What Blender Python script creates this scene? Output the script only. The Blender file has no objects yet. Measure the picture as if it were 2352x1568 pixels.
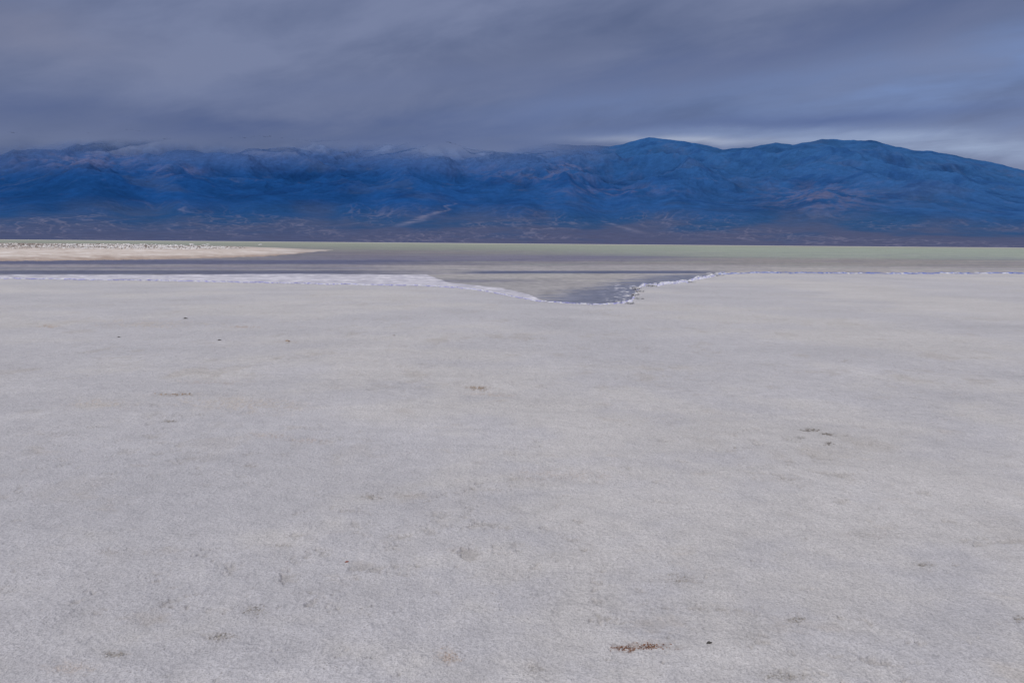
import bpy, bmesh, math, random
import numpy as np
from mathutils import Matrix, Vector
random.seed(4); rng=np.random.default_rng(7)
scene=bpy.context.scene; C=scene.collection
def lin(c):
    return tuple(((v/255)/12.92 if v/255<=.04045 else (((v/255)+.055)/1.055)**2.4) for v in c)
def L3(*c): return np.array(lin(c))
# ------------------------------------------------------------ camera
H=1.65; F=28/36*2352; pitch=math.atan((784-558.5)/F); roll=math.radians(.463)
Rm=Matrix.Rotation(math.radians(90)-pitch,4,'X')@Matrix.Rotation(roll,4,'Z')
cam=bpy.data.objects.new('camera',bpy.data.cameras.new('camera')); C.objects.link(cam)
cam.matrix_world=Matrix.Translation((0,0,H))@Rm
cam.data.lens=28; cam.data.sensor_width=36; cam.data.clip_end=200000; cam.data.clip_start=.05
scene.camera=cam
R3=np.array(Rm.to_3x3())
def ray(px,py):
    px=np.asarray(px,float);py=np.asarray(py,float)
    d=np.stack([(px-1176)/F,(784-py)/F,-np.ones_like(px+py)],-1)
    return d@R3.T
def at(px,py,z=0.):
    d=ray(px,py); t=(z-H)/d[...,2]
    return d[...,0]*t,d[...,1]*t
def proj(x,y,z):
    p=np.stack([x,y,z-H],-1)@R3
    w=np.maximum(-p[...,2],1e-3)
    return 1176+F*p[...,0]/w,784-F*p[...,1]/w,(-p[...,2]>.01)
# ------------------------------------------------------------ noise
perm=np.concatenate([rng.permutation(256)]*3)
ga=rng.random(256)*2*np.pi; GX=np.cos(ga);GY=np.sin(ga)
def pn(x,y,s=0):
    x=x+s*17.31;y=y-s*9.77
    xi=np.floor(x).astype(np.int64);yi=np.floor(y).astype(np.int64)
    xf=x-xi;yf=y-yi;xi&=255;yi&=255
    u=xf*xf*xf*(xf*(xf*6-15)+10);v=yf*yf*yf*(yf*(yf*6-15)+10)
    def g(a,b,dx,dy):
        h=perm[perm[(xi+a)&255]+((yi+b)&255)];return GX[h]*dx+GY[h]*dy
    n0=g(0,0,xf,yf)*(1-u)+g(1,0,xf-1,yf)*u
    n1=g(0,1,xf,yf-1)*(1-u)+g(1,1,xf-1,yf-1)*u
    return (n0*(1-v)+n1*v)*1.5
def fbm(x,y,o=4,s=0,gain=.5):
    a=1;t=0;r=0
    for i in range(o):
        r=r+a*pn(x,y,s+i*3);t+=a;a*=gain;x=x*2.03;y=y*2.03
    return r/t
def ridged(x,y,o=6,s=0,gain=.5,pw=1.3):
    a=1;t=0;r=0;w=1
    for i in range(o):
        n=1-np.abs(pn(x,y,s+i*5))*1.5;n=np.clip(n,0,1)**pw
        r=r+a*n*w;t+=a;w=np.clip(.2+n*1.0,0,1);a*=gain
        x,y=x*1.74+y*1.05,y*1.74-x*1.05
    return r/t
def ss(a,b,x):
    t=np.clip((x-a)/(b-a),0,1);return t*t*(3-2*t)
def mixc(c,col,m):
    return c*(1-m[...,None])+np.asarray(col)*m[...,None]
# ------------------------------------------------------------ mesh helpers
def grid_obj(name,X,Y,Z,col,mat,wrap=False,mat2=None,veil=None):
    nr,nc=X.shape
    co=np.stack([X,Y,Z],-1).reshape(-1,3).astype(np.float32)
    i=np.arange(nr-1)[:,None];j=np.arange(nc if wrap else nc-1)[None,:]
    j2=(j+1)%nc
    f=np.stack([i*nc+j,i*nc+j2,(i+1)*nc+j2,(i+1)*nc+j],-1).reshape(-1,4)
    me=bpy.data.meshes.new(name)
    me.vertices.add(len(co));me.vertices.foreach_set('co',co.ravel())
    me.loops.add(f.size);me.loops.foreach_set('vertex_index',f.ravel().astype(np.int32))
    me.polygons.add(len(f));me.polygons.foreach_set('loop_start',np.arange(0,f.size,4,dtype=np.int32))
    me.update(calc_edges=True)
    me.polygons.foreach_set('use_smooth',np.full(len(f),True))
    a=me.attributes.new('Col','FLOAT_COLOR','POINT')
    c4=np.ones((len(co),4),np.float32);c4[:,:3]=col.reshape(-1,3)
    a.data.foreach_set('color',c4.ravel())
    me.materials.append(mat)
    if veil is not None:
        b=me.attributes.new('veil','FLOAT','POINT');vv=veil.ravel().astype(np.float32);b.data.foreach_set('value',vv)
        me.materials.append(mat2)
        me.polygons.foreach_set('material_index',(vv[f].min(1)<.999).astype(np.int32))
    me.update()
    o=bpy.data.objects.new(name,me);C.objects.link(o);return o
class N:
    def __init__(s,nt): s.t=nt
    def n(s,ty,**k):
        x=s.t.nodes.new(ty)
        for a,b in k.items(): setattr(x,a,b)
        return x
    def m(s,op,a,b=0,c=0):
        x=s.n('ShaderNodeMath',operation=op)
        for i,v in enumerate((a,b,c)):
            if isinstance(v,(int,float)): x.inputs[i].default_value=v
            else: s.t.links.new(v,x.inputs[i])
        return x.outputs[0]
    def l(s,a,b): s.t.links.new(a,b)
    def mix(s,f,a,b,bt='MIX'):
        x=s.n('ShaderNodeMix',data_type='RGBA',blend_type=bt)
        for i,v in ((0,f),(6,a),(7,b)):
            if isinstance(v,(int,float)): x.inputs[i].default_value=v
            elif isinstance(v,tuple): x.inputs[i].default_value=(*v,1)
            else: s.l(v,x.inputs[i])
        return x.outputs[2]
    def noise(s,vec,scale,detail=4,rough=.55,dist=0):
        x=s.n('ShaderNodeTexNoise');x.inputs['Scale'].default_value=scale
        x.inputs['Detail'].default_value=detail;x.inputs['Roughness'].default_value=rough;x.inputs['Distortion'].default_value=dist
        if vec is not None: s.l(vec,x.inputs['Vector'])
        return x.outputs['Fac']
    def mr(s,v,a,b,c,d):
        x=s.n('ShaderNodeMapRange');s.l(v,x.inputs[0])
        for i,q in enumerate((a,b,c,d)): x.inputs[i+1].default_value=q
        return x.outputs[0]
    def grey(s,v):
        cc=s.n('ShaderNodeCombineColor')
        for i in range(3): s.l(v,cc.inputs[i])
        return cc.outputs[0]
def mat(name):
    m=bpy.data.materials.new(name);m.use_nodes=True
    nt=m.node_tree;h=N(nt);b=nt.nodes['Principled BSDF'];return m,h,b
def setspec(b,v): b.inputs['Specular IOR Level'].default_value=v
# salt material
m_salt,h,b=mat('salt_crust_ground')
at_=h.n('ShaderNodeAttribute',attribute_name='Col');tc=h.n('ShaderNodeTexCoord');P=tc.outputs['Object']
g1=h.noise(P,140,1,.6);g2=h.noise(P,48,3,.7);g3=h.noise(P,6,6,.64)
k=h.mr(g1,.32,.60,.82,1.07);k2=h.mr(g2,.34,.66,.88,1.08);k3=h.mr(g3,.33,.67,.92,1.06)
kk=h.m('MULTIPLY',h.m('MULTIPLY',k,k2),k3)
c1=h.mix(1.,at_.outputs['Color'],h.grey(kk),'MULTIPLY')
vo=h.n('ShaderNodeTexVoronoi');vo.inputs['Scale'].default_value=60;h.l(P,vo.inputs['Vector'])
pit=h.m('MULTIPLY',h.mr(vo.outputs['Distance'],.10,.32,1,0),h.mr(g3,.47,.66,.0,.75))
c2=h.mix(pit,c1,(.21,.19,.18))
h.l(c2,b.inputs['Base Color']);b.inputs['Roughness'].default_value=.85;setspec(b,.25)
hh=h.m('ADD',h.m('MULTIPLY',g2,.75),h.m('MULTIPLY',g3,3.6))
bp=h.n('ShaderNodeBump');bp.inputs['Strength'].default_value=.8;bp.inputs['Distance'].default_value=.013
h.l(hh,bp.inputs['Height']);h.l(bp.outputs[0],b.inputs['Normal'])
# water
m_water,h,b=mat('shallow_lake_water')
at_=h.n('ShaderNodeAttribute',attribute_name='Col');tc=h.n('ShaderNodeTexCoord');P=tc.outputs['Object']
mp=h.n('ShaderNodeMapping');mp.inputs['Scale'].default_value=(.8,.9,1);h.l(P,mp.inputs[0])
w1=h.noise(mp.outputs[0],2.6,4,.65);w2=h.noise(mp.outputs[0],.35,3,.6)
kk=h.m('MULTIPLY',h.mr(w1,.35,.65,.76,1.20),h.mr(w2,.35,.65,.90,1.10))
h.l(h.mix(1.,at_.outputs['Color'],h.grey(kk),'MULTIPLY'),b.inputs['Base Color'])
b.inputs['Roughness'].default_value=.42;b.inputs['IOR'].default_value=1.33;setspec(b,.2)
bp=h.n('ShaderNodeBump');bp.inputs['Strength'].default_value=.6;bp.inputs['Distance'].default_value=.03
h.l(w1,bp.inputs['Height']);h.l(bp.outputs[0],b.inputs['Normal'])
m_sand,h,b=mat('pale_sandbar')
at_=h.n('ShaderNodeAttribute',attribute_name='Col');h.l(at_.outputs['Color'],b.inputs['Base Color']);b.inputs['Roughness'].default_value=.9;setspec(b,.2)
def mtn_mat(name,alpha):
    m,h,b=mat(name)
    at_=h.n('ShaderNodeAttribute',attribute_name='Col')
    tc=h.n('ShaderNodeTexCoord');q=h.noise(tc.outputs['Object'],.012,5,.72)
    rock=h.mix(1.,at_.outputs['Color'],h.grey(h.mr(q,.32,.68,.80,1.20)),'MULTIPLY')
    h.l(rock,b.inputs['Base Color'])
    h.l(at_.outputs['Color'],b.inputs['Emission Color']);b.inputs['Emission Strength'].default_value=.34   # added glow standing in for light scattered by 15 km of air
    if alpha:
        al=h.n('ShaderNodeAttribute',attribute_name='veil');h.l(al.outputs['Fac'],b.inputs['Alpha'])
    b.inputs['Roughness'].default_value=1;setspec(b,0);return m
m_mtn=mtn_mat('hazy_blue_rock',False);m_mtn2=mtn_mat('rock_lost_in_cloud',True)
def lump_mat(name,ramp,rough=.85):
    m,h,b=mat(name)
    a=h.n('ShaderNodeTexCoord');n=h.noise(a.outputs['Object'],ramp[2],4,.6)
    h.l(h.mix(h.mr(n,.35,.65,0,1),ramp[0],ramp[1]),b.inputs['Base Color'])
    b.inputs['Roughness'].default_value=rough;setspec(b,.2);return m
# ------------------------------------------------------------ layout of the lake edge
shx=[-900,0,300,600,850,1000,1050,1120,1180,1230,1300,1360,1440,1452,1462,1475,1530,1580,1620,1660,1740,1900,2100,2352,3300]
shy=[632,640,644,650,655,658,662,670,682,691,697,700,698,693,672,659,654,650,639,631,627,628,629,628,634]
def shore(u):
    s=np.interp(u,shx,shy)
    jag=np.exp(-((u-1530)/110.)**2)
    return s+1.5*fbm(u/55.,u*0+.5,3,3)+.8*pn(u/12.,u*0+3.3,4)+jag*2.6*pn(u/17.,u*0,5)+jag*2.4*pn(u/6.,u*0,6)
# ------------------------------------------------------------ ground sheet
D=H*F
azd=np.linspace(math.radians(-40),math.radians(40),1150)
azs=np.radians(np.arange(44,320,4.))
az=np.concatenate([azd,azs])
dr=np.concatenate([np.arange(1500,150,-2.1),np.arange(150,3,-1.1)])
r=np.concatenate([[.02,.5,1.,1.5],D/dr,np.geomspace(D/2.9,60000,32)])
Rr,Az=np.meshgrid(r,az,indexing='ij')
X=Rr*np.sin(Az);Y=Rr*np.cos(Az)
U,V,ok=proj(X,Y,np.zeros_like(X));U=np.where(ok,U,5000*np.sign(X));U=np.clip(U,-6000,8000);V=np.where(ok,V,3000)
near=np.exp(-Rr/14.)
n_a=fbm(X/1.1,Y/1.1,5,1,.6);n_b=fbm(X/.28,Y/.28,4,2,.6);n_c=fbm(X/.09,Y/.09,3,6,.6)
lg=np.log(np.maximum(Rr,.3))
n_s=fbm(Az*9,lg*9,5,9)
n_t=fbm(X/6.,Y/6.,4,11)
n_u=fbm(X/2.6,Y/1.9,5,13,.6)
rip=1-np.abs(fbm(X/.5+.4*n_a,Y/.28,4,15,.55))*3
Z=.016*near*n_a+.012*np.exp(-Rr/9)*n_b+.004*np.exp(-Rr/6)*n_c+.004*np.clip(rip,0,1)*np.exp(-Rr/12)
col=np.ones(X.shape+(3,))*np.array([.495,.484,.512])
warm=ss(-.15,.35,n_t+.6*n_s)
col=mixc(col,[.522,.502,.500],warm*.7)
col=mixc(col,[.46,.453,.487],ss(.05,.4,-n_t)*.6)
val=1+.07*n_s+.05*n_t+.13*n_u+near*(.10*n_a)+.10*np.exp(-Rr/9)*n_b+.08*np.exp(-Rr/5)*n_c
col=col*val[...,None]
sc=fbm(X/.22+5,Y/.22,5,21,.68);sc2=fbm(X/1.9,Y/1.9,3,23);rag=fbm(X/.035,Y/.035,3,27,.6)
hol=ss(.24,.50,sc+.45*sc2-.05+.28*rag)*np.exp(-Rr/15)
Z-=.013*hol
col=mixc(col,[.27,.245,.225],hol*.45)
m=ss(.24,.55,fbm(X/.5,Y/.4,5,31,.6)+.1*rag)*np.exp(-Rr/25)*.34
col=mixc(col,[.42,.37,.325],m)
mid=np.exp(-((lg-math.log(12))/.8)**2)
m=ss(.16,.42,fbm(X/.7,Y/1.3,5,33,.62)+.3*sc2)*mid*.36
col=mixc(col,[.39,.355,.325],m)
m=ss(.15,.5,fbm(X/1.0,Y/.7,5,35,.62))*.35
col=mixc(col,[.575,.562,.585],m)
G_=[.26,.23,.21]; B_=[.24,.18,.13]; D_=[.18,.165,.15]; K_=[.42,.33,.27]
stains=[(1440,1488,26,7,[.17,.07,.04],.75),(1490,1482,40,9,[.26,.15,.10],.55),(1800,1552,45,9,D_,.45),(1835,1420,14,6,D_,.5),
(1565,1330,35,10,G_,.4),(2122,1296,22,6,D_,.4),(1862,987,15,4,D_,.55),(1898,996,12,3,D_,.6),(1903,1018,10,5,D_,.6),(1838,1004,9,3,D_,.5),(1942,998,7,2.5,D_,.5),
(1097,893,26,4.5,B_,.6),(1120,908,40,4,K_,.4),(405,908,45,4,B_,.45),(392,967,20,3,D_,.6),(505,1462,32,9,G_,.5),(585,1402,26,12,D_,.35),
(268,1502,30,7,G_,.5),(165,1535,50,12,K_,.4),(1030,1506,22,14,K_,.6),(853,1140,18,6,G_,.5),(815,1172,30,6,G_,.35),(925,1135,45,5,G_,.3),
(645,1251,22,4,G_,.5),(208,1226,14,6,D_,.35),(575,1067,14,5,G_,.5),(2340,1421,12,8,D_,.6),(1228,1533,20,14,G_,.4),(1605,1395,14,7,G_,.4),
(620,1000,35,5,K_,.4),(250,1268,20,6,G_,.4),(560,752,26,2,K_,.7),(110,750,22,2.4,K_,.7),(660,786,14,3,B_,.5),(2190,1295,12,4,G_,.4),(2000,1228,60,8,G_,.25),(1800,1100,40,4,G_,.35),
(560,930,110,14,[.51,.445,.39],.5),(330,745,110,8,[.51,.445,.39],.45),(230,930,60,8,[.51,.445,.39],.5),(1300,1090,90,10,K_,.25),(140,1000,40,5,G_,.3),(1480,802,25,7,G_,.2),(1940,830,14,3,G_,.5),(1240,1100,60,6,G_,.25),(700,1010,40,4,K_,.4),(480,880,60,4,K_,.3)]
wn=fbm(U/9.,V/3.6,4,41,.75);wn2=fbm(U/30.,V/11.,4,43,.6)
for (px,py,w,hh_,c,s) in stains:
    sel=(np.abs(U-px)<w*2.6)&(np.abs(V-py)<hh_*2.8)
    if not sel.any(): continue
    q=((U[sel]-px+wn2[sel]*w*1.6)/w)**2+((V[sel]-py+wn2[sel]*hh_*1.6)/hh_)**2
    mm=np.clip(np.exp(-q)*(.7+4.*wn[sel]),0,1)*s
    col[sel]=col[sel]*(1-mm[:,None])+np.array(c)*mm[:,None]
    Z[sel]-=.010*mm
inside=(shore(U)-V)
Z=np.where((np.abs(((Az+np.pi)%(2*np.pi))-np.pi)<1.3)&(Rr>8),Z*(1-ss(-3,0,inside))+.012*(1-ss(-1,1,inside))-.14*ss(0,2.5,inside),Z)
far=ss(1500,1900,Rr);Z=Z*(1-far)
col=mixc(col,[.36,.35,.37],ss(-2.5,-.3,inside)*(Rr>8)*.35)
col=mixc(col,[.50,.49,.46],far)
ground=grid_obj('salt_flat',X,Y,Z,np.clip(col,0,1),m_salt,wrap=True);ground['kind']='structure'
GZ=Z.copy()
def gz(x,y):
    rr_=math.hypot(x,y);i=int(np.argmin(np.abs(r-rr_)));j=int(np.argmin(np.abs(azd-math.atan2(x,y))));return float(GZ[i,j])
# ------------------------------------------------------------ lake
azw=np.linspace(math.radians(-44),math.radians(44),1150)
dw=np.concatenate([np.arange(160,2.5,-.55),np.geomspace(2.4,D/1850,8)])
Rr,Az=np.meshgrid(D/dw,azw,indexing='ij');X=Rr*np.sin(Az);Y=Rr*np.cos(Az)
U,V,ok=proj(X,Y,np.full_like(X,-.03))
base=549+U*(19/2352)
dv=V-base
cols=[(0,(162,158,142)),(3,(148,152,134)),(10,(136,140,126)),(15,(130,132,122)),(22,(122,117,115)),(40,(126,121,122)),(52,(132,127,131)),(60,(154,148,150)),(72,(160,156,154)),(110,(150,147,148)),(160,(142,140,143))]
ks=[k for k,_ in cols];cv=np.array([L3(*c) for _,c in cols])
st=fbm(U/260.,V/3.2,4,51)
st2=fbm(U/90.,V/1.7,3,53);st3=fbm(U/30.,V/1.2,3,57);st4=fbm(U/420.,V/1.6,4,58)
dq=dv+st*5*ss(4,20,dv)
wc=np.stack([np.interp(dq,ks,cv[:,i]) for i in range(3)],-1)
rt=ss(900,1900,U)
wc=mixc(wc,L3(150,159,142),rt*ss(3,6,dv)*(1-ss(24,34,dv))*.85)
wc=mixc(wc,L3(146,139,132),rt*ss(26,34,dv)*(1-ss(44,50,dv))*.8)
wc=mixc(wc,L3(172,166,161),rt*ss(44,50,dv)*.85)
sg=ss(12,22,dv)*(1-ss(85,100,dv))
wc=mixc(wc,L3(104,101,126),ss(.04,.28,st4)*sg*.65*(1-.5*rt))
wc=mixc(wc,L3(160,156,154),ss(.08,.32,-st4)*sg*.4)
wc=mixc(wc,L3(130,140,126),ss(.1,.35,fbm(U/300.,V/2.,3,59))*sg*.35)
def band(y0,y1,x0,x1,c,s,soft=2.,fx=120,sk=1.5):
    yv=V+st2*sk
    global wc
    mm=ss(y0-soft,y0+soft,yv)*(1-ss(y1-soft,y1+soft,yv))*ss(x0-fx,x0+fx,U+st*fx)*(1-ss(x1-fx,x1+fx,U+st*fx))*s
    wc=mixc(wc,L3(*c),mm)
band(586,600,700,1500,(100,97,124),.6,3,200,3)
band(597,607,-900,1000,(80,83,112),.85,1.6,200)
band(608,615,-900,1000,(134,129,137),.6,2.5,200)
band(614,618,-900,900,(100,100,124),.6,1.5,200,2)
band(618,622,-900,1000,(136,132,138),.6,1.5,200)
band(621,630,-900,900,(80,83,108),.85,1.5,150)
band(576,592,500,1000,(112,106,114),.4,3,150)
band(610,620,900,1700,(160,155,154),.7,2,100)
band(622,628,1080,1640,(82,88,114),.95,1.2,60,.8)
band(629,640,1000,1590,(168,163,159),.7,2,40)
wc=wc*(1-.16*ss(.05,.4,st3)*ss(20,40,dv))[...,None]
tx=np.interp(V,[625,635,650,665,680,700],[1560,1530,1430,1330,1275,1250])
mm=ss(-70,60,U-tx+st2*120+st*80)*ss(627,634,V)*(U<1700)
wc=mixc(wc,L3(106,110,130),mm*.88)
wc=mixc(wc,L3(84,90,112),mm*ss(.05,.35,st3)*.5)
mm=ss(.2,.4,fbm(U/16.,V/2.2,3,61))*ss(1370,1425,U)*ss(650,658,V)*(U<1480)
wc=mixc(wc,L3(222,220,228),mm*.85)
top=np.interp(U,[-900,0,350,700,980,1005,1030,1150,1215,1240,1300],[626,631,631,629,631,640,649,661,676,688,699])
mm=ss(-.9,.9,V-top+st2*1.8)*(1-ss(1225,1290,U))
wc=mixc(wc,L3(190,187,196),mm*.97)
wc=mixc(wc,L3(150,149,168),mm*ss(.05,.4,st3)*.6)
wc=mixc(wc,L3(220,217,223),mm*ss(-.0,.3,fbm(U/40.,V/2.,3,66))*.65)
ins=shore(U)-V
brk=.45+.55*ss(-.15,.2,pn(U/22.,V*0,68)+.5*pn(U/7.,V*0,69))
wc=mixc(wc,L3(142,140,200),(1-ss(1.2,3.4,ins))*(1-ss(1380,1500,U))*.7*brk)
wc=mixc(wc,L3(92,110,184),(1-ss(1.6,3.6,ins))*ss(1440,1540,U)*.85*brk)
wc=wc*(1+.10*st2+.05*st)[...,None]/.92
lake=grid_obj('lake_water',X,Y,np.full_like(X,-.03),np.clip(wc,0,1),m_water);lake['kind']='structure'
# ------------------------------------------------------------ sandbar
UE=765
us=np.linspace(-420,UE,420);vt=np.linspace(0,1,34)
tp=np.interp(us,[-420,0,300,560,700,UE],[554,557.5,560,566,571.5,574])+.4*pn(us/30,us*0,71)
bt=np.interp(us,[-420,0,200,400,600,650,690,720,740,UE],[602,600,598,595,589,586,582.5,579.5,577,574.6])+1.2*fbm(us/60,us*0,3,72)+1.0*pn(us/14,us*0,78)
UU=np.tile(us,(34,1));VV=tp+(bt-tp)*vt[:,None]
X,Y=at(UU,VV,-.02)
prof=np.sin(np.pi*vt)[:,None]**.6
edge=np.minimum(1,(UE-UU)/150.)
Z=-.06+.28*prof*np.clip(edge,.25,1)+.05*fbm(UU/40.,VV/4.,3,73)*prof
sc=np.ones(X.shape+(3,))*L3(198,187,180)
f=(VV-tp)/(bt-tp)
sc=mixc(sc,L3(216,208,204),ss(.05,.4,fbm(UU/80,VV/3,3,75)))
sc=mixc(sc,L3(176,160,150),ss(.05,.4,fbm(UU/50,VV/2,4,79))*.7)
sc=mixc(sc,L3(160,142,132),ss(.78,.98,f+.15*fbm(UU/50,VV/3,3,76))*.9)
sc=mixc(sc,L3(150,142,140),ss(560,760,UU)*.5)
sc=mixc(sc,L3(140,130,125),(1-ss(.25,.42,f+.2*fbm(UU/50,VV/3,3,77)))*(1-ss(480,620,UU)))
sand=grid_obj('sandbar',X,Y,Z,sc,m_sand);sand['kind']='structure'
# ------------------------------------------------------------ mountains
rx=[-900,-400,0,210,380,550,700,850,1000,1130,1200,1270,1330,1400,1430,1455,1490,1530,1600,1660,1720,1780,1820,1890,1940,2000,2050,2100,2140,2200,2260,2310,2352,2500,3000,3400]
ry=[292,293,294,292,292,294,292,296,304,312,318,318,326,334,330,324,315,320,328,340,335,325,331,318,320,320,333,345,347,357,368,378,389,410,440,470]
azm=np.linspace(math.radians(-46),math.radians(46),1600)
dz=np.stack([np.sin(azm),np.cos(azm),np.full_like(azm,.12)],-1)
um,_,_=proj(dz[:,0]*1e4,dz[:,1]*1e4,dz[:,2]*1e4)
def eltan(u,y):
    d=ray(u,y);return d[...,2]/np.hypot(d[...,0],d[...,1])
Es=eltan(um,np.interp(um,rx,ry))
ker=np.exp(-np.linspace(-2,2,61)**2);ker/=ker.sum()
Esm=np.convolve(np.pad(Es,30,mode='edge'),ker,'valid')
Ef=eltan(um,np.interp(um,rx,ry)+2.0*fbm(um/22.,um*0+2,4,81))
nr=540;t=np.linspace(0,1,nr)
E2=Esm[None]+(Ef-Esm)[None]*ss(.9,1.,t)[:,None]
r0,Rc=3600.,17000.
rr=r0+(Rc-r0)*t**1.25
T,A_=np.meshgrid(t,azm,indexing='ij');Rg=np.repeat(rr[:,None],len(azm),1)
Um=np.repeat(um[None],nr,0)
X=Rg*np.sin(A_);Y=Rg*np.cos(A_)
wx=fbm(X/3600,Y/3600,4,91)*1300;wy=fbm(X/3600,Y/3600,4,93)*1300
Rd=ridged((X+wx)/2900,(Y+wy)/4600,8,95,.47,1.1)
Rd2=ridged((X-.4*wy)/520,(Y+.4*wx)/900,5,97,.6,1.)
fanw=.43+.07*fbm(A_*6,A_*0,3,99)+.03*pn(A_*22,A_*0,98)
s=np.where(T<fanw,.25*(T/fanw)**1.25,.25+.75*np.clip((T-fanw)/(1-fanw),0,1)**.8)
leftm=1-ss(1250,1450,Um)
Aamp=.28*ss(fanw-.02,fanw+.25,T)*(1-(.9-.35*leftm)*ss(.86,1.,T))
sf=s-Aamp*(1-Rd)-Aamp*.12*(1-Rd2)+Aamp*.44
sf=np.minimum(sf,1.0)
fanrel=.003*fbm(A_*60,T*10,4,101)*ss(0,.1,T)*(1-ss(.3,.5,T))
Z=Rg*E2*(sf+fanrel)
for (u0,y0,ti,wu,wt) in [(175,372,.60,120,.10),(1890,440,.52,95,.06),(1305,385,.66,130,.10),(640,352,.76,110,.09),(1560,385,.68,100,.1),(60,430,.55,160,.07),(760,420,.58,150,.09),(2180,420,.6,160,.1)]:
    e0=eltan(u0,y0);j=np.argmin(np.abs(um-u0));i=np.argmin(np.abs(t-ti))
    need=e0*Rg[i,j]-Z[i,j]
    g=np.exp(-np.abs((Um-u0)/wu)**1.6-np.abs((T-ti)/wt)**1.6)
    Z=Z+need*g*(.65+.4*Rd2)
lim=Rg*E2*.995
Z=np.where(T<.985,np.minimum(Z,lim*(.97+.02*T)),Z)
Z=np.maximum(Z,(-3+30*T));Z[0]=-5
nzc=fbm(X/1500,Y/1500,5,111);nzf=fbm(X/240,Y/240,5,113,.65);nzm=fbm(X/700,Y/700,5,115,.6)
el=Z/Rg/E2
c=np.ones(X.shape+(3,))*L3(23,62,113)  # aerial haze is painted into the rock as blue base colour
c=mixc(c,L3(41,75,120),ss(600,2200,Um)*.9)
c=mixc(c,L3(44,81,126),ss(.55,1,el)*.6)  # haze thickening with height, painted as a paler blue
c=mixc(c,L3(56,74,108),ss(.08,.45,nzc+.3*nzf)*ss(.2,.4,el)*.4)
c=mixc(c,L3(18,46,92),ss(.0,.35,-nzm)*ss(.2,.4,el)*.4)
c=mixc(c,L3(84,88,114),ss(.28,.55,nzf+.5*nzm)*ss(.3,.5,el)*.18)
for (u0,w,e0,we,am) in [(175,140,.73,.07,.65),(1890,120,.44,.14,.5),(640,80,.8,.06,.3),(1230,160,.66,.07,.25),(400,60,.62,.05,.35),(1310,40,.76,.04,.4),(1420,120,.52,.05,.3)]:
    c=mixc(c,L3(104,98,120),np.exp(-((Um-u0)/w)**2-((el-e0)/we)**2)*ss(-.2,.25,nzf+.5*nzm)*am)
fanb=el+.08*nzc+.05*nzm
fan=(1-ss(.15,.40,fanb))
c=mixc(c,L3(40,68,102),fan*.75)
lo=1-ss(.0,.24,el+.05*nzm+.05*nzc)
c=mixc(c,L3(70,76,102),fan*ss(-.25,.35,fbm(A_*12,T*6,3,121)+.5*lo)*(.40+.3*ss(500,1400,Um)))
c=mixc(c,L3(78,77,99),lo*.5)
wl=ss(-.3,.25,fbm(A_*9,T*5,2,127))
lines=1-ss(.008,.05,np.abs(fbm(A_*24+.8*nzc,T*6+.3*nzm,3,123)))
lines2=1-ss(.008,.045,np.abs(fbm(A_*44+.9*nzm,T*9+2*A_,3,125)))
lines3=1-ss(.01,.05,np.abs(fbm(A_*18+.6*nzm,T*18,3,128)))
c=mixc(c,L3(112,110,130),fan*np.clip(lines*.36+lines2*.26+lines3*.2,0,.5)*wl)
Uv,Vv,_=proj(X,Y,Z)
for pts,wd,am in (([(1048,468),(1022,474),(1030,482),(1000,490),(975,497),(965,507),(930,514),(905,524)],4,.45),([(412,466),(426,472),(418,480),(440,486),(455,494)],3.,.25),([(1385,508),(1420,518),(1445,526),(1500,540)],5,.35),([(330,500),(255,508),(190,516)],5,.25),([(1150,512),(1180,518),(1200,528)],3,.3),([(1800,545),(1700,538),(1600,528)],4,.25),([(700,520),(800,516),(880,505)],4,.25)):
    o_=np.argsort([p[1] for p in pts]);ux=np.array([pts[q][0] for q in o_]);uy=np.array([pts[q][1] for q in o_])
    cx=np.interp(Vv,uy,ux)
    mm=np.exp(-((Uv-cx+25*nzf)/wd/(1+(Vv-uy.min()).clip(0)/14))**2)*ss(uy.min()-4,uy.min()+4,Vv)*(1-ss(uy.max()-14,uy.max()+2,Vv))*(T<.6)
    c=mixc(c,L3(124,122,142),mm*am*ss(-.4,.2,nzf))
gul=ss(.15,.75,.5*Rd2+.5*Rd);c=c*(.78+.32*gul*ss(.2,.4,el)+.22*(1-ss(.2,.4,el)))[...,None]  # relief shade painted in: gullies darker than ridges
sn=ss(.74,.86,el)*(1-ss(1080,1260,Um))*ss(120,300,Um)*ss(.45,.65,Rd2+.35*nzf)*ss(-.2,.2,nzm+.5*pn(Um/110.,T*0,133))
c=mixc(c,L3(140,158,194),sn*.45)
cb=np.interp(um,[-900,0,210,400,560,700,850,1000,1130,1250,1380,1420,3400],[326,327,319,324,327,322,330,333,336,326,318,290,280])
ce=eltan(um,cb+7*fbm(um/150,um*0,3,141,.5))[None]
ee=Z/Rg
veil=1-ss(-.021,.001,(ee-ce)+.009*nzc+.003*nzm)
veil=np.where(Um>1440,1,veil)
c=mixc(c,L3(68,88,130),ss(-.042,-.008,ee-ce)*(1-ss(1350,1450,Um))*.65*(1-sn*.5))  # airlight under the cloud base, mixed into the vertex colour
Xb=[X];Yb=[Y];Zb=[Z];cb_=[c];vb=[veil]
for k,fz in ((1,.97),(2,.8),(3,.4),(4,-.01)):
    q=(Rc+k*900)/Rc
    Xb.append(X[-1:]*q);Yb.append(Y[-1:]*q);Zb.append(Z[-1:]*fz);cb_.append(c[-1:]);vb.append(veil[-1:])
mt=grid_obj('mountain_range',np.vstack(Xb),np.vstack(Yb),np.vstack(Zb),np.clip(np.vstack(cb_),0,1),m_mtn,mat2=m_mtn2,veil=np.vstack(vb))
mt['kind']='structure'
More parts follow.
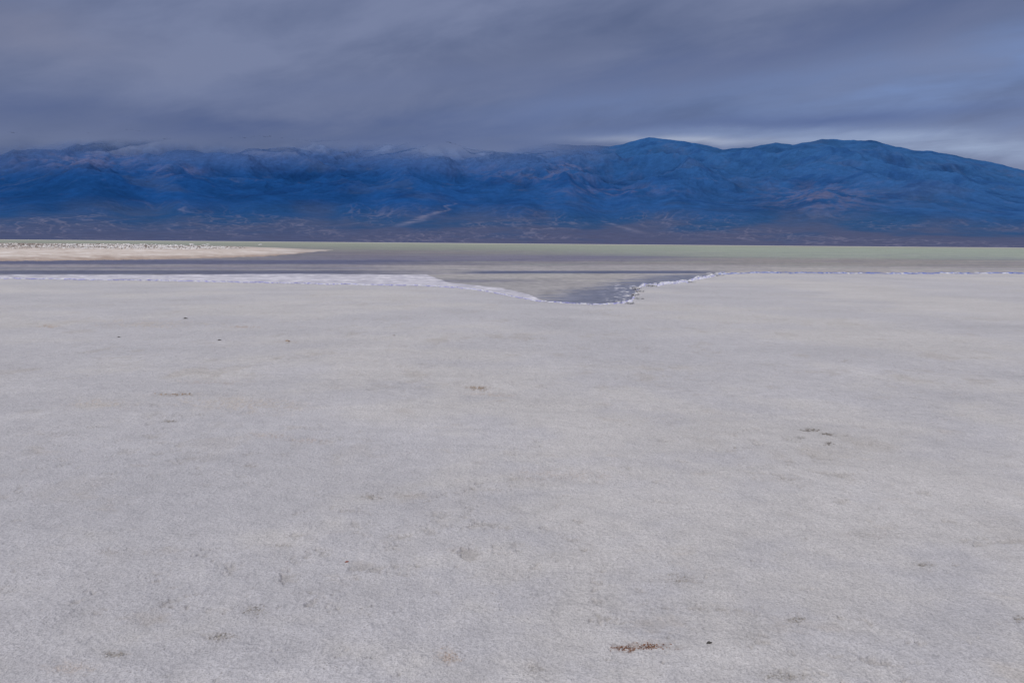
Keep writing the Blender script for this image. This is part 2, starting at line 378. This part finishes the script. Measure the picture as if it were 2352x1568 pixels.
# ------------------------------------------------------------ small things
def rock_bm(bm,loc,sx,sy,sz,seed,sub=1,rot=0,rough=.35):
    rd=random.Random(seed)
    ret=bmesh.ops.create_icosphere(bm,subdivisions=sub,radius=1)
    ca,sa=math.cos(rot),math.sin(rot)
    for v in ret['verts']:
        k=1+rd.uniform(-rough,rough);p=v.co*k
        x,y,z=p.x*sx,p.y*sy,max(p.z,-.35)*sz
        v.co=Vector((loc[0]+x*ca-y*sa,loc[1]+x*sa+y*ca,loc[2]+z))
def mk(name,bm,m,loc=(0,0,0),smooth=False):
    me=bpy.data.meshes.new(name);bm.to_mesh(me);bm.free();me.materials.append(m)
    for p in me.polygons:p.use_smooth=smooth
    o=bpy.data.objects.new(name,me);o.location=loc;C.objects.link(o);return o
def tag(o,label,cat,group=None,kind=None):
    o['label']=label;o['category']=cat
    if group:o['group']=group
    if kind:o['kind']=kind
m_rust=lump_mat('rusty_mud',((.11,.04,.02),(.28,.15,.09),40))
m_mud=lump_mat('grey_brown_mud',((.20,.185,.17),(.44,.41,.39),30))
m_dent=lump_mat('dark_grey_mud',((.13,.12,.11),(.34,.31,.29),30))
m_dark=lump_mat('dark_stone',((.025,.025,.025),(.10,.09,.08),90),.7)
m_red=lump_mat('reddish_stone',((.20,.05,.03),(.30,.10,.06),60))
m_pink=lump_mat('pinkish_mud',((.40,.30,.26),(.50,.43,.39),30))
m_tan=lump_mat('tan_mud',((.26,.18,.12),(.42,.33,.26),30))
for px,py,w,mm_,lab in [(1629,1477,9,m_dark,'small black pebble lying on the salt right of the rust-brown mud crumbs'),
 (797,1294,6,m_red,'tiny reddish pebble alone on the near salt, left of centre'),
 (504,783,6,m_dark,'small dark pebble on the mid-distance salt, rightmost of the three dark left ones'),
 (426,733,7,m_dark,'dark flattish pebble on the salt, farthest away of the left pebbles'),
 (273,776,5,m_dark,'small dark pebble nearest the left edge in the mid-distance salt'),
 (660,785,7,m_tan,'brownish pebble on the mid-distance salt right of the dark pebbles'),
 (904,772,5,m_mud,'very small grey pebble on the mid-distance salt near the centre'),
 (1688,1029,5,m_mud,'tiny grey pebble left of the dark crumb patches in the right middle')]:
    x,y=map(float,at(px,py));x2,_=map(float,at(px+w,py));s_=abs(x2-x)*.6
    bm=bmesh.new();rock_bm(bm,(0,0,0),s_,s_*.9,s_*.6,px,2,.4,.24)
    rock_bm(bm,(s_*.9,s_*.3,0),s_*.55,s_*.4,s_*.35,px+1,1,.4,.25)
    rock_bm(bm,(-s_*1.1,-s_*.6,0),s_*.3,s_*.3,s_*.2,px+2,1,.4,.25)
    tag(mk('pebble',bm,mm_,(x,y,gz(x,y)+.0005)),lab,'pebble')
for px,py,w,hh_,nn,mm_,lab in [(1440,1488,24,5,80,m_rust,'dark rust-brown mud crumbs in the near salt, left half of the pair'),
 (1494,1483,34,9,90,m_rust,'looser rust-brown mud crumbs in the near salt, between the darker crumbs and black pebble'),
 (1800,1552,46,8,50,m_mud,'grey-brown crumb patch at the bottom edge, right of the rust-brown crumbs'),
 (1835,1420,15,6,30,m_mud,'small dark grey crumb patch above and right of the black pebble'),
 (1862,987,17,3.5,34,m_dent,'largest dark crumb patch of the cluster in the right middle of the salt'),
 (1898,996,12,2.5,22,m_dent,'thin dark crumb streak just right of the largest patch of the right cluster'),
 (1903,1018,9,4,22,m_dent,'dark grey crumb spot nearest the camera in the right middle cluster'),
 (1097,893,22,3,30,m_tan,'thin tan crumb patch alone in the middle of the salt flat'),
 (405,908,40,2.5,34,m_tan,'long thin brown crumb streak in the left middle of the salt'),
 (392,967,17,2,18,m_mud,'short dark crumb streak below the long brown one at left'),
 (508,1461,30,8,44,m_mud,'grey-brown crumb patch in the near left, below the round grey one'),
 (585,1402,24,9,40,m_mud,'roundish grey crumb patch in the near left, above another grey-brown one'),
 (268,1501,28,6,36,m_mud,'curved grey-brown crumb patch in the bottom left corner area'),
 (1030,1506,20,12,34,m_pink,'pinkish mud crumb patch at the bottom, left of centre'),
 (853,1140,16,5,26,m_mud,'small grey-brown crumb patch left of centre, halfway down the salt'),
 (2122,1296,20,5,24,m_mud,'grey-brown crumb patch near the right edge, above the black pebble height'),
 (1565,1330,26,8,26,m_mud,'faint broad grey crumb patch right of centre, above the rust-brown crumbs'),
 (2340,1421,9,6,14,m_mud,'dark grey crumb patch cut by the right edge of the picture')]:
    cx,cy=map(float,at(px,py));cz=gz(cx,cy);bm=bmesh.new();rd=random.Random(px*7+py)
    for i in range(nn):
        a,b_=rd.gauss(0,.5),rd.gauss(0,.5)
        x,y=map(float,at(px+a*w,py+b_*hh_))
        pm=math.hypot(cx,cy)/F
        s_=pm*rd.uniform(.8,2.4)
        rock_bm(bm,(x-cx,y-cy,gz(x,y)-cz+.0005),s_*1.3,s_,s_*.5,rd.random(),1,rd.random()*3,.3)
    tag(mk('mud_crumbs',bm,mm_,(cx,cy,cz)),lab,'mud patch')
m_plate=lump_mat('salt_plate_edge',((.20,.20,.22),(.55,.54,.55),8))
pl=[(1462,663,'thin broken salt plate at the right of the inlet, farthest of its five',.7),
 (1468,670,'thin broken salt plate at the right of the inlet, second farthest of its five',.6),
 (1460,678,'thin broken salt plate at the right of the inlet, middle one of its five',.5),
 (1468,687,'thin broken salt plate at the right of the inlet, second nearest of its five',.6),
 (1447,698,'thin broken salt plate at the very tip of the inlet, nearest of its five',.6),
 (1497,657,'grey salt plate on the right shore just beyond the inlet corner',.7),
 (1590,649,'grey salt plate halfway along the right bank of the inlet',.7),
 (1652,633,'grey salt plate where the right bank joins the long far shoreline',.8)]
for i,(px,py,lab,k_) in enumerate(pl):
    x,y=map(float,at(px,py));rd=random.Random(i)
    bm=bmesh.new();n=11;a0=[]
    for zz,kq in ((0,1.),(.028,.93)):
        a0.append([bm.verts.new((.24*k_*kq*math.cos(j*6.283/n)*(.6+.7*random.Random(i*20+j).random()),.5*k_*kq*math.sin(j*6.283/n)*(.6+.7*random.Random(i*20+j+7).random()),zz*1.6+.01*math.sin(j*2.))) for j in range(n)])
    bm.faces.new(a0[1]);bm.faces.new(a0[0][::-1])
    for j in range(n): bm.faces.new((a0[0][j],a0[0][(j+1)%n],a0[1][(j+1)%n],a0[1][j]))
    o=mk('salt_plate',bm,m_plate,(x,y,.0));o.rotation_euler=(rd.uniform(-.03,.05),rd.uniform(-.05,.05),rd.uniform(-.5,.5))
    tag(o,lab,'salt plate','broken salt plates along the inlet bank')
m_white=lump_mat('white_salt_block',((.62,.61,.62),(.80,.79,.80),3))
ch=[]
for k in range(3):
    bm=bmesh.new();rock_bm(bm,(0,0,0),1,.8,.5,90+k,2,0,.28);rock_bm(bm,(.8,.2,0),.6,.6,.3,70+k,1,1,.3);ch.append(bm)
chm={}
for i,(px,py,w) in enumerate([(1418,692,8),(1432,686,6),(1443,679,8),(1405,697,7),(1440,670,6),(1450,662,7),(1426,676,4),(1395,689,4),(1436,695,7),(1412,681,3.5),(1478,654,7),(1505,650,6),(1522,648,8),(1546,647,6),(1568,643,8),(1588,640,6),(1606,634,8),(1630,628,9),(1648,626,7),(1432,661,4)]):
    x,y=map(float,at(px,py,-.02))
    if i%3 not in chm: chm[i%3]=o=mk('salt_chunk',ch[i%3],m_white)
    else: o=chm[i%3].copy();C.objects.link(o)
    s_=math.hypot(x,y)/F*w*.62
    o.location=(x,y,-.03);o.scale=(s_*1.2,s_*1.4,s_*.42);o.rotation_euler=(0,0,i*1.3)
    tag(o,'jagged white salt chunk standing in the water along the right bank of the inlet','salt chunk','white salt chunks along the inlet bank')
m_foam,h,b=mat('violet_white_foam')
at_=h.n('ShaderNodeAttribute',attribute_name='Col');h.l(at_.outputs['Color'],b.inputs['Base Color']);b.inputs['Roughness'].default_value=.5
ico=bmesh.new();bmesh.ops.create_icosphere(ico,subdivisions=1,radius=1);ico.verts.ensure_lookup_table()
iv=np.array([v.co[:] for v in ico.verts]);jf=np.array([[v.index for v in f.verts] for f in ico.faces]);ico.free()
def lumps(name,pos,size,colr,m):
    n=len(pos);nv=len(iv);k=1+rng.uniform(-.3,.3,(n,nv,1))
    co=(iv[None]*k*size[:,None,:]+pos[:,None,:]).reshape(-1,3)
    f=(jf[None]+(np.arange(n)*nv)[:,None,None]).reshape(-1,3)
    me=bpy.data.meshes.new(name);me.from_pydata(co.tolist(),[],f.tolist())
    a=me.attributes.new('Col','FLOAT_COLOR','POINT');c4=np.ones((n*nv,4),np.float32);c4[:,:3]=np.repeat(colr,nv,0)
    a.data.foreach_set('color',c4.ravel());me.materials.append(m)
    o=bpy.data.objects.new(name,me);C.objects.link(o);return o
nf=3800
u=np.concatenate([rng.uniform(-250,2600,nf),rng.uniform(1430,1670,1600)]);dens=.45+.7*pn(u/25.,u*0,151)+.4*pn(u/90.,u*0,153)
keep=rng.random(len(u))<np.clip(dens+np.where((u>980)&(u<1700),.35,0),.05,1);u=u[keep]
rb=(u>1430)&(u<1670)
v=shore(u)-rng.random(len(u))**1.5*np.where(rb,6.,2.3)-.3
x,y=at(u,v,-.02);rd_=np.hypot(x,y)/F
pos=np.stack([x,y,np.full_like(x,-.025)],-1)
fs=np.where(rb,.6,.85)
size=np.stack([fs*rd_*rng.uniform(1.5,6,len(u)),fs*rd_*rng.uniform(4,12,len(u)),rd_*rng.uniform(.4,1.1,len(u))],-1)
wv=rng.random(len(u));wlim=np.where(u<1440,.42,np.where(u<1680,.3,.6))
blue=np.where(u[:,None]>1640,L3(90,114,196)[None],L3(146,144,208)[None])
colr=np.where((wv>wlim)[:,None],L3(224,224,230)[None],blue)
fo=lumps('shore_foam',pos,size,colr,m_foam);tag(fo,'thin broken rim of white and violet foam along the lake edge','foam',None,'stuff')
m_rub,h,b=mat('salt_rubble');at_=h.n('ShaderNodeAttribute',attribute_name='Col');h.l(at_.outputs['Color'],b.inputs['Base Color'])
def rubpos(n):
    u=rng.uniform(-260,560,n)
    tpv=np.interp(u,[-420,0,300,560],[554,557.5,560,566])
    h_=np.interp(u,[-420,0,200,430,560],[15,14,12,9,2.5])
    v=tpv+1.8+rng.random(n)*h_
    x,y=at(u,v,.15);return u,v,x,y
u,v,x,y=rubpos(4200);rd_=np.hypot(x,y)/F
pos=np.stack([x,y,np.full_like(x,.12)],-1);ridge=np.exp(-((u-340)/140)**2)
size=np.stack([rd_*rng.uniform(1,3,len(u)),rd_*rng.uniform(1,3,len(u)),rd_*rng.uniform(.6,1.7,len(u))*(1+.9*ridge)],-1)
w=rng.random(len(u))+.35*ridge;bandn=fbm(u/60.,v/2.,2,161)
colr=np.where((w+1.3*bandn>.5)[:,None],L3(226,222,220)[None],np.where((rng.random(len(u))>.5)[:,None],L3(112,98,90)[None],L3(160,146,138)[None]))
o=lumps('salt_rubble',pos,size,colr,m_rub);tag(o,'mass of small white and brown salt rubble covering the sandbar','rubble',None,'stuff')
m_brown=lump_mat('brown_rubble_block',((.12,.09,.07),(.28,.22,.19),3))
protos={}
for nm,mm_ in (('salt_block',m_white),('brown_stone',m_brown)):
    for k in range(4):
        bm=bmesh.new();rock_bm(bm,(0,0,0),1,.8,.6,k*3+len(nm),2,0,.22);protos[(nm,k)]=(bm,mm_)
made={}
u,v,x,y=rubpos(150)
for i in range(150):
    white=(i%5)<3
    if white and i%2:
        u_=random.gauss(340,90);v_=random.uniform(560.5,566);xx,yy=map(float,at(u_,min(v_,567),.15))
    else: xx,yy=float(x[i]),float(y[i])
    nm='salt_block' if white else 'brown_stone'
    key=(nm,i%4)
    if key not in made:
        bm,mm_=protos[key];o=mk(nm,bm,mm_);made[key]=o
    else:
        o=made[key].copy();C.objects.link(o)
    sz=math.hypot(xx,yy)/F*(random.uniform(1.8,3.8) if white else random.uniform(1.3,2.6))
    o.location=(xx,yy,.16);o.scale=(sz*1.3,sz,sz*random.uniform(.6,1.));o.rotation_euler=(0,0,random.uniform(0,6.28))
    if white: tag(o,'larger white salt block among the rubble on the far left sandbar','salt block','white salt blocks on the sandbar')
    else: tag(o,'larger dark brown stone among the rubble on the far left sandbar','stone','brown stones on the sandbar')
# ------------------------------------------------------------ sky
w=bpy.data.worlds.new('World');scene.world=w;w.use_nodes=True
nt=w.node_tree;nt.nodes.clear();h=N(nt)
SUN_EL=46;SUN_AZ=-124
tc=h.n('ShaderNodeTexCoord');sp=h.n('ShaderNodeSeparateXYZ');h.l(tc.outputs['Generated'],sp.inputs[0])
x,y,z=sp.outputs
azn=h.m('MULTIPLY',h.m('ARCTAN2',x,y),57.2958);eln=h.m('MULTIPLY',h.m('ARCSINE',z),57.2958)
zz=h.m('ADD',h.m('MAXIMUM',z,0),.10)
X_=h.m('DIVIDE',x,zz);Y_=h.m('DIVIDE',y,zz)
a=math.radians(-52)
along=h.m('ADD',h.m('MULTIPLY',X_,math.sin(a)),h.m('MULTIPLY',Y_,math.cos(a)))
acr=h.m('SUBTRACT',h.m('MULTIPLY',X_,math.cos(a)),h.m('MULTIPLY',Y_,math.sin(a)))
def cvec(sa,sb,o=0):
    c=h.n('ShaderNodeCombineXYZ');h.l(h.m('MULTIPLY',along,sa),c.inputs[0]);h.l(h.m('MULTIPLY',acr,sb),c.inputs[1]);c.inputs[2].default_value=o;return c.outputs[0]
n1=h.noise(cvec(.26,.66,1.3),1.,4,.5,.3);n2=h.noise(cvec(1.1,2.0,4.),1.,5,.58)
bc=h.n('ShaderNodeCombineXYZ');h.l(h.m('MULTIPLY',azn,.052),bc.inputs[0]);h.l(h.m('MULTIPLY',h.m('SUBTRACT',eln,h.m('MULTIPLY',azn,.17)),.15),bc.inputs[1])
n3=h.noise(bc.outputs[0],1.6,6,.56,.3)
nn=h.m('ADD',h.m('ADD',h.m('MULTIPLY',n1,.40),h.m('MULTIPLY',n2,.16)),h.m('MULTIPLY',n3,.44))
base=h.mix(h.mr(nn,.40,.60,0,1),lin((88,101,136)),lin((121,131,163)))
def gauss(a0,sa,e0,se,slope,amt,nz=True,k=3.):
    da=h.m('SUBTRACT',azn,a0);de=h.m('SUBTRACT',h.m('SUBTRACT',eln,e0),h.m('MULTIPLY',da,slope))
    if nz: de=h.m('ADD',de,h.m('MULTIPLY',h.m('SUBTRACT',n3,.5),se*k))
    q=h.m('ADD',h.m('POWER',h.m('ABSOLUTE',h.m('DIVIDE',da,sa)),2),h.m('POWER',h.m('ABSOLUTE',h.m('DIVIDE',de,se)),2))
    g=h.m('EXPONENT',h.m('MULTIPLY',q,-1))
    if nz: g=h.m('MULTIPLY',g,h.mr(n2,.35,.62,.45,1.15))
    return h.m('MULTIPLY',g,amt)
sky=base
def blob(c,*g,**k):
    global sky
    gg=h.m('MINIMUM',gauss(*g,**k),1.);sky=h.mix(gg,sky,lin(c))
blob((118,141,188),30,18,9.8,2.6,.13,.9)
blob((110,130,175),6,18,9.2,1.9,.15,.6)
blob((90,103,143),20,22,13.2,1.5,.16,.7)
blob((84,99,141),-16,32,7.6,1.3,0.,.8)
blob((90,101,134),-2,14,12.5,1.5,.2,.5)
blob((124,129,155),-32,8,12,1.8,.0,.6)
blob((106,119,157),-12,16,10.4,.9,.10,.5)
blob((86,103,150),22,14,8.0,.5,.03,.65)
blob((180,187,204),13.0,6.,6.95,.24,-.03,.9,k=5.)
blob((140,158,196),18,11,7.0,.45,-.03,.6,k=5.)
blob((158,174,205),28,9,6.1,.65,-.07,.8,k=4.)
up=h.mr(eln,19,50,0,1)
sky=h.mix(up,sky,(.92,.91,.93))
dn=h.mr(eln,-1,-6,0,1);sky=h.mix(dn,sky,(.25,.25,.27))
ns=h.n('ShaderNodeTexSky',sky_type='NISHITA');ns.sun_disc=False;ns.sun_elevation=math.radians(SUN_EL);ns.sun_rotation=math.radians(SUN_AZ)
b1=h.n('ShaderNodeBackground');h.l(ns.outputs[0],b1.inputs[0]);b1.inputs[1].default_value=.05
b2=h.n('ShaderNodeBackground');h.l(sky,b2.inputs[0]);b2.inputs[1].default_value=1.
mx=h.n('ShaderNodeMixShader');mx.inputs[0].default_value=.95;h.l(b1.outputs[0],mx.inputs[1]);h.l(b2.outputs[0],mx.inputs[2])
ow=h.n('ShaderNodeOutputWorld');h.l(mx.outputs[0],ow.inputs[0])
sl=bpy.data.lights.new('sun','SUN');sl.energy=1.45;sl.angle=math.radians(10);sl.color=(1,.965,.93)
so=bpy.data.objects.new('sun',sl);C.objects.link(so)
sa=math.radians(SUN_AZ);se=math.radians(SUN_EL)
dirv=Vector((math.sin(sa)*math.cos(se),math.cos(sa)*math.cos(se),math.sin(se)))
so.rotation_euler=dirv.to_track_quat('Z','Y').to_euler()
scene.view_settings.view_transform='Standard';scene.view_settings.look='None';scene.view_settings.exposure=0
